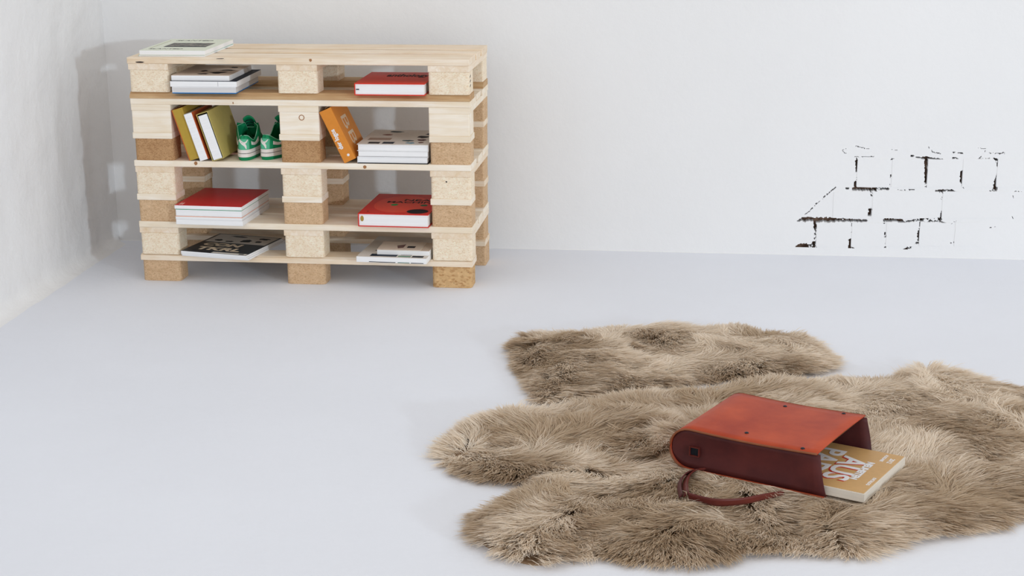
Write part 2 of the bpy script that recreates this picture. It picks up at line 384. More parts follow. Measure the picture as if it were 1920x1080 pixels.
# knots, plugs and marks that show on the boards (children of the board they sit in)
b = blk['block2', 1]; bm_y = min(v.co.y for v in b.data.vertices)
p = ony(565.5, 220.5, b.location.y+bm_y)
ring('dowel_ring', .0075, .010, .0008, M_KNOT, b, (p.x-b.location.x, bm_y, p.z-b.location.z), (math.pi/2, 0, 0))
def mark(b, u, v, r, mat, sx=1, irr=.15, name='knot'):
    yy = min(q.co.y for q in b.data.vertices); p = ony(u, v, b.location.y+yy)
    zz = max(min(p.z-b.location.z, BT/2-r*1.05 if b.dimensions.z < .03 or True and max(q.co.z for q in b.data.vertices) < .02 else p.z-b.location.z), -.2)
    return disc(name, r, .0006, mat, b, (p.x-b.location.x, yy, zz), (math.pi/2, 0, 0), sx, 14, irr)
mark(TOPB, 582, 113, .0050, M_KNOT); mark(TOPB, 262, 116.5, .0025, M_KNOTD, 6, .1, 'crack')
mark(DK2, 437, 193, .004, M_KNOT, .5, .2, 'crack'); mark(DK3, 367, 306, .007, M_KNOT, .9); mark(DK3, 684, 313, .006, M_KNOT)
kt = onz(413, 110, TOP); disc('knot', .009, .0005, M_KNOTD, TOPB, (kt.x-TOPB.location.x, kt.y-TOPB.location.y, BT/2), (0, 0, .4), 1.4, 14, .2)
mark(blk['block3', 2], 837, 341, .0028, M_KNOTD)
rb = blk['block1', 2]; rx = max(q.co.x for q in rb.data.vertices)
for k in range(3):
    prism('stamp_mark', [(-.030, .017-.016*k), (-.012, .022-.016*k), (-.012, .027-.016*k), (-.030, .022-.016*k)], 0, rx-.0005, rx+.0004, M_KNOTD, rb)

# ------------------------------------------------------------------ books
def cover_mat(name, c, rough=.45, spec=.35): return flat(*c, rough, spec)
def book(name, label, cat, origin, rz, wx, dy, t, cover, pages=None, hard=False, spine='left', top_cover=None, bot_cover=None, group=None, ct=None, open_sides=True, pitch=None):
    """book lying flat: origin = its front left bottom corner; spine on the named side"""
    r = empty(name, origin, rz); tag(r, label, cat, group)
    ct = ct or (.0028 if hard else .0008); ov = .0035 if hard else 0
    pages = pages or M_PAGE; tc = top_cover or cover; bc = bot_cover or cover
    sL = ct if spine == 'left' else 0; sR = ct if spine == 'right' else 0; sB = ct if spine == 'back' else 0
    box('page_block', sL+(ov if spine != 'left' else 0), wx-sR-(ov if spine != 'right' else 0), ov, dy-sB-(ov if spine != 'back' else 0), ct, t-ct, pages, r, .0004)
    box('back_cover', 0, wx, 0, dy, 0, ct, bc, r, .0003)
    fc = box('front_cover', 0, wx, 0, dy, t-ct, t, tc, r, .0003)
    e = .0
    if spine == 'left': box('spine', -e, ct, 0, dy, ct, t-ct, cover, r, .0003)
    if spine == 'right': box('spine', wx-ct, wx+e, 0, dy, ct, t-ct, cover, r, .0003)
    if spine == 'back': box('spine', 0, wx, dy-ct, dy, ct, t-ct, cover, r, .0003)
    return r, fc
def print_panel(name, fc, x0, x1, y0, y1, mat, wx, dy, irr=0, lift=.00025):
    """flat printed area on a front cover, in book coordinates"""
    h = fc.data.vertices[0].co.z; top = max(v.co.z for v in fc.data.vertices)
    pts = [(x0, y0), (x1, y0), (x1, y1), (x0, y1)] if not irr else [( (x0+x1)/2+(x1-x0)/2*math.cos(a)*random.uniform(1-irr, 1), (y0+y1)/2+(y1-y0)/2*math.sin(a)*random.uniform(1-irr, 1)) for a in np.linspace(0, 2*math.pi, 15)[:-1]]
    return prism(name, [(p[0]-wx/2, p[1]-dy/2) for p in pts], 2, top-.0001, top+lift, mat, fc)
def title(fc, s, size, mat, x, y, wx, dy, rz=0, bold=0, sx=1, shear=0):
    top = max(v.co.z for v in fc.data.vertices)
    return text('title', s, size, mat, fc, (x-wx/2, y-dy/2, top+.0002), (0, 0, rz), bold, sx, shear)
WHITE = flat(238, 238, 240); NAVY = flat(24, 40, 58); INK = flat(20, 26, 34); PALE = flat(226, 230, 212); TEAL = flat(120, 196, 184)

# on top of the shelf
z0 = TOP
book('magazine', 'thin white magazine with a teal edge, lowest of the pair on top of the shelf', 'magazine', (.034, .026, z0), .00, .236, .345, .006, TEAL, M_PAGE, bot_cover=WHITE)
r, fc = book('magazine', 'pale green magazine with a dark landscape picture lying on top of the shelf', 'magazine', (.038, .022, z0+.006), .012, .234, .352, .016, PALE, M_PAGE)
t = NT('landscape_print', .5, .3); v = t.coord((1, 1, 1)); n = t.noise(v, 60, 5, .7)
t.color(t.ramp(n, [(.35, lin(40, 42, 44)), (.5, lin(92, 88, 80)), (.65, lin(150, 144, 130))])); M_LAND = t.m
pw, pd = .234, .352
print_panel('picture', fc, .052, .205, .125, .228, M_LAND, pw, pd)
print_panel('picture', fc, .052, .205, .105, .128, INK, pw, pd, 0, .0002)
title(fc, 'SLANTED', .028, INK, .105, .300, pw, pd, 0, .0003, 1.15, .25)
title(fc, 'SLANTED', .026, INK, .080, .045, pw, pd, 0, .0002, 1.1, .2)
print_panel('spine_line', fc, .016, .019, .06, .30, flat(178, 176, 140), pw, pd)

# top row
z1 = Z['bottom1'][1]
BLUE = flat(20, 120, 190); BEIGE = flat(226, 210, 196)
book('book', 'grey-edged book with a blue cover, lowest of its stack in the top row', 'book', (.163, -.022, z1), .02, .226, .30, .0235, WHITE, M_PAGEG, spine='left', bot_cover=BLUE, ct=.0032)
r, fc = book('book', 'white book with a black cover jutting out between two others in the top row', 'book', (.157, -.022, z1+.0235), .01, .236, .318, .0195, WHITE, M_PAGE, top_cover=NAVY, spine='left')
prism('page_seam', [(.1695, .002), (.1705, .002), (.1705, .0175), (.1695, .0175)], 1, -.0002, .0003, flat(150, 150, 156), r)
r, fc = book('book', 'white book with black ink strokes on its beige cover, topmost of its stack', 'book', (.160, -.014, z1+.043), .015, .205, .29, .0185, WHITE, M_PAGE, top_cover=BEIGE, spine='left')
for (a, b, c, d) in ((.10, .19, .05, .11), (.07, .13, .03, .06), (.12, .2, .12, .17), (.14, .18, .2, .24), (.06, .10, .10, .15)): print_panel('ink_stroke', fc, a, b, c, d, INK, .205, .29, .6)
RED = flat(226, 58, 38, .4); REDB = flat(232, 66, 40, .4)
r, fc = book('book', 'orange-red hardback with black lettering lying alone in the top row', 'book', (.806, -.024, z1), .004, .243, .295, .041, RED, M_PAGE, hard=True, spine='left')
title(fc, 'anthology', .085, INK, .150, .205, .243, .295, 0, .003, .44)
prism('ribbon_mark', [(.006, .0185), (.016, .0185), (.016, .0215), (.006, .0215)], 1, .001, .0034, INK, r)

# second row: leaning books, bottom edges on the deck
z2 = Z['deck3'][1]
MUST = flat(186, 154, 62, .55); ORB = flat(196, 92, 46, .5); OLV = flat(196, 178, 104, .55)
def leaned(name, label, xl, th, h, dep, ang, y0, spec):
    a = math.radians(ang)
    r = empty(name, (xl, y0, z2)); r.rotation_euler = (0, -a, 0); tag(r, label, 'book')
    for nm, x0, x1, ya, yb, za, zb, mt in spec: box(nm, x0, x1, ya, yb, za, zb, mt, r, .0006)
    # local -x side rises under this tilt is +z for -x; make the lowest corner touch the deck
    low = min(x*math.sin(a)+zz*math.cos(a) for nm, x0, x1, ya, yb, za, zb, mt in spec for x in (x0, x1) for zz in (za, zb))
    r.location.z = z2 - low
    return r
A1 = 17.0
th = .040; h = .185
leaned('book', 'mustard yellow hardback leaning with its spine facing out', .2005, th, h, .23, A1, .004,
  [('spine', .003, th-.003, 0, .003, 0, h, MUST), ('front_cover', 0, .003, .0005, .235, 0, h, flat(206, 96, 46)), ('back_cover', th-.003, th, .0005, .235, 0, h, MUST),
   ('page_block', .003, th-.003, .003, .230, .003, h-.003, M_PAGEC), ('spine_groove', .032, .0332, -.0004, .0005, .004, h-.004, MUST)])
th = .038; h = .172
M_PAGEV = M_PAGE
leaned('book', 'white-edged book with an orange cover leaning beside the mustard hardback', .2425, th, h, .22, A1, -.004,
  [('page_block', .001, th-.009, .0, .218, .001, h-.001, M_PAGEV), ('front_cover', 0, .001, 0, .22, 0, h, WHITE), ('back_cover', th-.009, th-.007, .001, .222, 0, h, ORB), ('spine', 0, th-.007, .2185, .222, 0, h, ORB)])
th = .044; h = .172
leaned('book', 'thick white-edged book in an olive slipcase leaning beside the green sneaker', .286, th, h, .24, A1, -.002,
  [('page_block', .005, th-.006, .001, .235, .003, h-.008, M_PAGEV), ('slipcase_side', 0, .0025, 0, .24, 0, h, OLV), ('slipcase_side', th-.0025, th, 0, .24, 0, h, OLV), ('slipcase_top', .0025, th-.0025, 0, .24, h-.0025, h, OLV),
   ('slipcase_base', .0025, th-.0025, 0, .24, 0, .0025, OLV), ('slipcase_back', .0025, th-.0025, .237, .24, .0025, h-.0025, OLV), ('black_strip', th-.0055, th-.0025, .002, .236, .0025, h-.0025, INK), ('black_strip', .0025, .0045, .003, .236, .0025, h-.0025, INK)])  # thin black strips fill the gaps between the page block and slipcase sides

# second row right: orange book leaning, corner down
ORA = flat(222, 140, 52, .45); ORD = flat(168, 92, 60, .5)
ang = math.radians(25); th, h, dep = .044, .195, .20
r = empty('book', (.757, .0, z2)); r.rotation_euler = (0, -ang, 0); tag(r, 'orange hardback with white lettering on its spine leaning on the middle pallet blocks', 'book')
# local x = thickness to the right, z = height; the spine faces the viewer
box('spine', 0, th, 0, .003, 0, h, ORA, r, .001); fcv = box('front_cover', th-.003, th, .003, dep, 0, h, ORA, r, .0006)
box('back_cover', 0, .003, .003, dep, 0, h, ORA, r, .0006); box('page_block', .003, th-.003, .003, dep-.003, .003, h-.003, M_PAGEC, r, .0004)
spn = r.children[0] if r.children[0].name.startswith('spine') else [c for c in r.children if c.name.startswith('spine')][0]
text('title', 'der logos', .022, WHITE, spn, (-.008, -.0018, -.012), (math.pi/2, -math.pi/2, 0), .0008, .9)
disc('publisher_mark', .0048, .0006, WHITE, spn, (.004, -.0013, -.076), (math.pi/2, 0, 0))
# glyph-like pale ornament on the front cover (two bold letters)
text('title', 'BB', .105, flat(230, 206, 178), fcv, (.0016, -.01, .0), (math.pi/2, math.pi/2, math.pi/2), .0, 1.0)
r.location.z = z2 - min(x*math.sin(ang)+zz*math.cos(ang) for x in (0, th) for zz in (0, h))

# stack of three
r, fc = book('book', 'thick white book with black corners, lowest of the stack beside the orange hardback', 'book', (.802, .004, z2), .0, .248, .275, .0245, WHITE, M_PAGE, hard=True, spine='left', bot_cover=INK)
book('book', 'thin white book between two thicker ones beside the orange hardback', 'book', (.806, .006, z2+.0245), .004, .243, .275, .018, WHITE, M_PAGE, spine='right', bot_cover=flat(60, 66, 76))
r, fc = book('book', 'white hardback with small pictures on its cover, topmost beside the orange hardback', 'book', (.8005, .010, z2+.0425), -.002, .250, .30, .0245, WHITE, M_PAGE, hard=True, spine='right', top_cover=flat(228, 222, 216), ct=.002)
for (a, b, c, d, k, irr) in ((.035, .075, .015, .045, INK, 0), (.085, .125, .015, .05, NAVY, 0), (.02, .10, .085, .13, flat(176, 152, 138), 0), (.16, .205, .02, .05, flat(96, 150, 176), .5), (.14, .19, .06, .10, flat(52, 84, 92), .5), (.19, .235, .07, .12, flat(96, 66, 74), .5),
      (.17, .23, .13, .19, INK, .6), (.20, .245, .19, .25, NAVY, .5), (.06, .12, .24, .28, flat(52, 70, 76), .4), (.05, .09, .18, .21, flat(140, 90, 80), .3), (.205, .23, .03, .06, flat(120, 84, 80), .4)):
    print_panel('cover_picture', fc, a, b, c, d, k, .251, .30, irr)

# third row left: stack
z3 = Z['deck4'][1]
REDM = flat(206, 34, 40, .4); GRN = flat(30, 160, 100); 
book('magazine', 'white magazine, lowest of the stack under the red magazine', 'magazine', (.152, -.036, z3), -.045, .245, .30, .018, WHITE, M_PAGE, spine='left')
book('book', 'white book with a thin orange cover under the green-covered one', 'book', (.150, -.034, z3+.018), -.045, .244, .30, .012, WHITE, M_PAGE, spine='left', top_cover=flat(236, 150, 96), ct=.0020)
book('book', 'thick white book with a green cover under the red magazine', 'book', (.152, -.034, z3+.030), -.047, .242, .30, .026, WHITE, M_PAGE, spine='left', top_cover=GRN, ct=.0030)
r, fc = book('magazine', 'red magazine lying on top of the stack of white books in the third row', 'magazine', (.150, -.038, z3+.056), -.05, .246, .305, .0135, WHITE, M_PAGE, spine='left', top_cover=REDM)
for k in range(2): print_panel('title_mark', fc, .012+.008*k, .017+.008*k, .012, .04, flat(240, 190, 180), .246, .305)
# third row right: NEA MACHINA
REDN = flat(216, 44, 34, .42)
r, fc = book('book', 'thick red hardback titled NEA MACHINA with a large black dot', 'book', (.801, -.014, z3), -.02, .250, .335, .047, REDN, M_PAGE, hard=True, spine='left')
W2, D2 = .250, .335
pts = [(.120+.095*math.cos(a), .165+.140*math.sin(a)) for a in np.linspace(0, 2*math.pi, 33)[:-1]]
top = max(v.co.z for v in fc.data.vertices)
prism('red_head_print', [(p[0]-W2/2, p[1]-D2/2) for p in pts], 2, top-.0001, top+.0001, flat(236, 74, 50, .42), fc)
prism('red_head_print', [(.085+.05*math.cos(a)-W2/2, .15+.05*math.sin(a)-D2/2) for a in np.linspace(0, 2*math.pi, 25)[:-1]], 2, top-.0001, top+.00012, flat(236, 74, 50, .42), fc)
title(fc, 'NEA', .040, INK, .165, .232, W2, D2, 0, .0008, 1.25); title(fc, 'MACHINA', .038, INK, .158, .195, W2, D2, 0, .0008, 1.12)
for x, c in ((.098, (40, 160, 90)), (.205, (40, 110, 80))):
    prism('green_eye', [(x+.013*math.cos(a)-W2/2, .150+.015*math.sin(a)-D2/2) for a in np.linspace(0, 2*math.pi, 21)[:-1]], 2, top-.0001, top+.0003, flat(*c), fc)
prism('black_dot', [(.202+.038*math.cos(a)-W2/2, .050+.036*math.sin(a)-D2/2) for a in np.linspace(0, 2*math.pi, 33)[:-1]], 2, top-.0001, top+.0003, INK, fc)
prism('small_dot', [(.028+.003*math.cos(a)-W2/2, .035+.004*math.sin(a)-D2/2) for a in np.linspace(0, 2*math.pi, 13)[:-1]], 2, top-.0001, top+.0003, INK, fc)
prism('headband_tab', [(.014+.006*math.cos(a), .028+.010*math.sin(a)) for a in np.linspace(0, 2*math.pi, 17)[:-1]], 1, .0022, .0037, flat(176, 146, 70), r)

# bottom row left
z4 = Z['bottom4'][1]
book('magazine', 'white magazine at the very bottom of the pile with the black lettered cover', 'magazine', (.156, -.010, z4), -.19, .262, .30, .006, WHITE, M_PAGE, spine='left')
book('magazine', 'thin white magazine directly under the one with the black lettered cover', 'magazine', (.154, -.012, z4+.006), -.20, .260, .29, .006, WHITE, M_PAGE, spine='left')
r, fc = book('magazine', 'magazine with bold cream lettering on a black cover in the bottom row', 'magazine', (.154, -.012, z4+.012), -.21, .258, .28, .007, WHITE, M_PAGE, spine='left', top_cover=flat(20, 32, 42, .35))
W4, D4 = .258, .28; CRM = flat(226, 206, 180)
print_panel('lower_margin', fc, .12, .256, .001, .02, flat(214, 208, 200), W4, D4)
title(fc, 'CON', .052, CRM, .100, .118, W4, D4, 0, .0022, 1.25, .1); title(fc, 'TKRL', .056, CRM, .118, .058, W4, D4, 0, .0022, 1.3, .1)
print_panel('grey_picture', fc, .01, .25, .155, .272, flat(204, 196, 188), W4, D4)
for (a, b, c, d) in ((.03, .07, .17, .20), (.08, .12, .165, .185), (.13, .18, .17, .22), (.19, .22, .18, .21), (.06, .14, .24, .26), (.18, .235, .225, .255)): print_panel('dark_blot', fc, a, b, c, d, INK, W4, D4, .4, .0004)
prism('issue_mark', [(.225-W4/2, .006-D4/2), (.245-W4/2, .006-D4/2), (.245-W4/2, .016-D4/2), (.225-W4/2, .016-D4/2)], 2, max(v.co.z for v in fc.data.vertices), max(v.co.z for v in fc.data.vertices)+.0004, INK, fc)
# bottom row right
r, fc = book('magazine', 'large white magazine with green and black print, under the small book in the bottom row', 'magazine', (.797, -.042, z4), -.05, .250, .31, .020, WHITE, M_PAGE, spine='left', top_cover=flat(222, 216, 208))
for (a, b, c, d, k) in ((.045, .14, .012, .045, NAVY), (.06, .10, .036, .046, flat(40, 120, 104)), (.145, .19, .012, .028, flat(96, 140, 116)), (.195, .235, .010, .034, INK), (.15, .19, .036, .044, INK), (.045, .052, .09, .10, INK), (.062, .07, .09, .10, INK)): print_panel('cover_print', fc, a, b, c, d, k, .25, .31)
for a, b, k in ((.045, .14, INK), (.148, .19, flat(60, 110, 90)), (.195, .24, INK)): prism('spine_print', [(a, .0012), (b, .0012), (b, .0034), (a, .0034)], 1, -.0004, .0002, k, r)
r, fc = book('book', 'small white book with a beige folder cover on the large white magazine', 'book', (.864, -.008, z4+.020), -.02, .186, .12, .0165, WHITE, M_PAGE, spine='left', top_cover=flat(214, 196, 178))
fo = print_panel('loose_cover', fc, .0, .155, .0, .118, flat(222, 206, 190), .186, .12, 0, .0022)
tz = max(v.co.z for v in fo.data.vertices)
prism('cover_window', [(.10-.093, .03-.06), (.128-.093, .03-.06), (.128-.093, .055-.06), (.10-.093, .055-.06)], 2, tz-.0021, tz+.0004, INK, fc)
prism('cover_picture', [(.07-.093, .02-.06), (.088-.093, .03-.06), (.088-.093, .08-.06), (.06-.093, .06-.06)], 2, tz-.0021, tz+.0003, flat(120, 92, 88), fc)

# ------------------------------------------------------------------ sneakers
G1 = flat(18, 142, 92, .55); G2 = flat(88, 186, 146, .6); G3 = flat(10, 84, 62, .6); GD = flat(10, 44, 44, .7); OFFW = flat(236, 228, 222, .5)
def sneaker(loc, rz, label, flare):
    r = empty('sneaker', loc, rz); tag(r, label, 'shoe', 'green sneakers between the books')
    L = .262; N = 56
    def outline(th, g=0):      # th 0 = heel back, runs round; returns x,y
        c, s = math.cos(th), math.sin(th)
        y = L/2*(1-c); f = y/L
        wdt = .033+.0105*math.sin(max(0, f-.1)*math.pi/1.0)**2
        wdt = .036 if f < .2 else .036+.009*math.sin((f-.2)/.8*math.pi*.62)
        e = math.copysign(abs(s)**.72, s)
        return ((wdt+g)*e, y + (-g if f < .5 else g)*abs(c)**3 )
    def rim(th):
        c, s = math.cos(th), math.sin(th); f = (1-c)/2; y = L*f; sg = 1 if s >= 0 else -1; e = abs(s)**.6
        if f < .46:
            k = f/.46; xr = .026*e; z = .088-.024*math.sin(k*math.pi)**1.3+.028*max(0, k-.5)*2*(1 if k > .5 else 0)
            yr = .014+y*.93
            fl = flare*max(0, k-.35)*(1 if sg < 0 else .35)
            return Vector((sg*(xr+fl*.03), yr, z+.012*max(0, k-.7)))
        k = (f-.46)/.54; xr = .026*(1-k)**.8*.55+.003
        return Vector((sg*xr*e if k > .9 else sg*xr, .014+L*.46*.93+(.185-.014-L*.46*.93)*min(1, k*1.25), .116-.070*k))
    Z0 = .040
    def up(th, t):
        x, y = outline(th, -.0015); b = Vector((x, y, Z0-.004)); q = rim(th)
        p = b.lerp(q, t); bul = math.sin(t*math.pi)
        p.z += .010*bul if math.cos(th) < -.1 else .0
        out = Vector((x, (y-L/2)*.5, 0)).normalized() if abs(x)+abs(y) > 0 else Vector((0, -1, 0))
        return p + out*(.0055*bul)
    K = 9
    me = grid_mesh('upper', lambda u, v: up(u, v), np.linspace(0, 2*math.pi, N+1), np.linspace(0, 1, K)); 
    o = link('upper', me, G1, r); md = o.modifiers.new('thickness', 'SOLIDIFY'); md.thickness = .0025; md.offset = -1
    link('collar_trim', tube_mesh('collar_trim', [rim(a) for a in np.linspace(0, 2*math.pi, 60)[:-1] if (1-math.cos(a))/2 < .62] , .0013, 6), flat(150, 206, 176), r)
    def band(name, za, zb, ga, gb, mt):
        bm = bmesh.new(); A = []; B = []
        for i in range(N):
            a = 2*math.pi*i/N; x, y = outline(a, ga); A.append(bm.verts.new((x, y, za))); x, y = outline(a, gb); B.append(bm.verts.new((x, y, zb)))
        bm.faces.new(A[::-1]); bm.faces.new(B)
        for i in range(N): bm.faces.new((A[i], A[(i+1) % N], B[(i+1) % N], B[i]))
        link(name, mesh_of(bm, name), mt, r)
    band('outsole', 0, .012, -.003, .0012, G1); band('midsole', .012, .041, -.0005, -.0015, GD)
    band('sole_stripe', .0125, .0245, .0022, .0016, OFFW); band('sole_stripe', .0265, .0385, .0014, .0008, OFFW)
    def patch(name, ths, ts, mt, off=.0012, par=r):
        def fn(u, v):
            p = up(u, v); a, b = up(u+.02, v), up(u, min(1, v+.02)); n = (a-p).cross(b-p).normalized()
            c = Vector((0, L/2, p.z)); 
            if n.dot(p-c) < 0: n = -n
            return p+n*off
        o = link(name, grid_mesh(name, fn, ths, ts), mt, par); md = o.modifiers.new('thickness', 'SOLIDIFY'); md.thickness = .001; md.offset = -1; return o
    hp = patch('heel_patch', np.linspace(-.42, .42, 12), np.linspace(.02, .78, 8), G2)
    for a, b in ((.62, 1.25), (-1.25, -.62)): patch('side_stripe', np.linspace(a, b, 10), np.linspace(.42, .72, 4), OFFW)
    # leaping emblem on the heel: strokes laid on the surface
    def stroke3(name, pts, wd):
        n = 10; bm = bmesh.new(); L_ = []
        for i, (u, v) in enumerate(pts):
            a = pts[max(0, i-1)]; b = pts[min(len(pts)-1, i+1)]; du, dv = (b[0]-a[0])*.036, (b[1]-a[1])*.048; l = math.hypot(du, dv) or 1
            wv = wd[i]; nu, nv = -dv/l*wv/.036, du/l*wv/.048
            row = []
            for sgn in (-1, 1):
                uu, vv = u+nu*sgn, v+nv*sgn; p = up(uu, vv); q1, q2 = up(uu+.02, vv), up(uu, vv+.02); nn = (q1-p).cross(q2-p).normalized()
                if nn.dot(p-Vector((0, L/2, p.z))) < 0: nn = -nn
                row.append(bm.verts.new(p+nn*.0022))
            L_.append(row)
        for i in range(len(L_)-1): bm.faces.new((L_[i][0], L_[i][1], L_[i+1][1], L_[i+1][0]))
        o = link(name, mesh_of(bm, name), OFFW, hp); md = o.modifiers.new('thickness', 'SOLIDIFY'); md.thickness = .0012; md.offset = 0
    sg = -1
    stroke3('emblem', [(-.42, .66), (-.30, .74), (-.15, .60), (0, .46), (.10, .30), (.14, .12)], [.0012, .0022, .003, .0032, .0024, .001])
    stroke3('emblem', [(.0, .48), (.14, .56), (.26, .72)], [.0026, .0018, .0008])
    # tongue, laces, insole
    tm = grid_mesh('tongue', lambda u, v: Vector((u*(.024-.006*v), .195-.085*v, .052+.088*v-.012*(u*u)+.010*math.sin(v*3.1))), np.linspace(-1, 1, 9), np.linspace(0, 1, 8))
    o = link('tongue', tm, G1, r); md = o.modifiers.new('thickness', 'SOLIDIFY'); md.thickness = .004
    for k in range(5):
        f = k/5; y = .178-.060*f; zz = .078+.050*f
        link('lace', tube_mesh('lace', [(-.022, y, zz-.006), (-.01, y-.003, zz+.004), (.004, y-.002, zz+.006), (.022, y+.004, zz-.006)], .002, 6), GD, r)
    bm = bmesh.new(); vs = [bm.verts.new((outline(a, -.008)[0], outline(a, -.008)[1], .0425)) for a in np.linspace(0, 2*math.pi, 33)[:-1]]; bm.faces.new(vs)
    link('insole', mesh_of(bm, 'insole'), G1, r)
    return r
sneaker((.3935, .020, z2), math.radians(5), 'green sneaker nearest the leaning books, its collar flared open', 1.0)
sneaker((.4600, .040, z2), math.radians(-17), 'green sneaker turned towards the middle pallet blocks', .0)

# ------------------------------------------------------------------ sheepskins
t = NT('wool', .85, .12)
at = t.node('ShaderNodeAttribute'); at.attribute_name = 'Col'; t.color(at.outputs['Color'])
tr = t.node('ShaderNodeBsdfTranslucent'); t.link(at.outputs['Color'], tr.inputs['Color']); mx = t.node('ShaderNodeMixShader'); mx.inputs[0].default_value = .45
t.link(t.b.outputs[0], mx.inputs[1]); t.link(tr.outputs[0], mx.inputs[2]); t.link(mx.outputs[0], t.n['Material Output'].inputs['Surface'])
M_WOOL = t.m
M_HIDE = flat(150, 124, 98, .9)
def chaikin(P, k=2):
    for _ in range(k): P = np.concatenate([np.stack([.75*P+.25*np.roll(P, -1, 0), .25*P+.75*np.roll(P, -1, 0)], 1).reshape(-1, 2)])
    return P
def inside(P, x, y):
    r = np.zeros(x.shape, bool); x0, y0 = P[:, 0], P[:, 1]; x1, y1 = np.roll(x0, -1), np.roll(y0, -1)
    for a, b, c, d in zip(x0, y0, x1, y1):
        if b == d: continue
        cr = ((b > y) != (d > y)) & (x < (c-a)*(y-b)/(d-b)+a); r ^= cr
    return r
def edge_dist(P, x, y):
    best = np.full(x.shape, 9.); gxv = np.zeros(x.shape); gyv = np.zeros(x.shape)
    for (a, b), (c, d) in zip(P, np.roll(P, -1, 0)):
        dx, dy = c-a, d-b; t = np.clip(((x-a)*dx+(y-b)*dy)/(dx*dx+dy*dy+1e-12), 0, 1)
        px_, py_ = a+t*dx, b+t*dy; e = np.hypot(x-px_, y-py_); m_ = e < best
        best = np.where(m_, e, best); gxv = np.where(m_, px_-x, gxv); gyv = np.where(m_, py_-y, gyv)
    return best, gxv/(best+1e-9), gyv/(best+1e-9)
def vnoise(x, y, sc, seed):
    g = np.random.default_rng(seed).random((64, 64)); xx, yy = x*sc+100, y*sc+100; i, j = np.floor(xx).astype(int), np.floor(yy).astype(int); a, b = xx-i, yy-j
    a, b = a*a*(3-2*a), b*b*(3-2*b); q = lambda m_, n_: g[m_ % 64, n_ % 64]
    return (q(i, j)*(1-a)+q(i+1, j)*a)*(1-b)+(q(i, j+1)*(1-a)+q(i+1, j+1)*a)*b
BAGO = Vector((1.934, -1.709, .036)); BAGA = math.atan2(-.431, .902); BAGL, BAGW, BAGH = .376, .305, .105
def bag_local(x, y):
    dx, dy = x-BAGO.x, y-BAGO.y; c, s = math.cos(BAGA), math.sin(BAGA); return dx*c+dy*s, -dx*s+dy*c
def hump(x, y, d, seed):
    base = .004+.020*np.clip(d/.10, 0, 1)**.7
    hh = base + np.clip(d/.06, 0, 1)*(.036*(vnoise(x, y, 5.5, seed)-.35)+.018*(vnoise(x, y, 14, seed+1)-.5))
    return np.maximum(hh, .004)
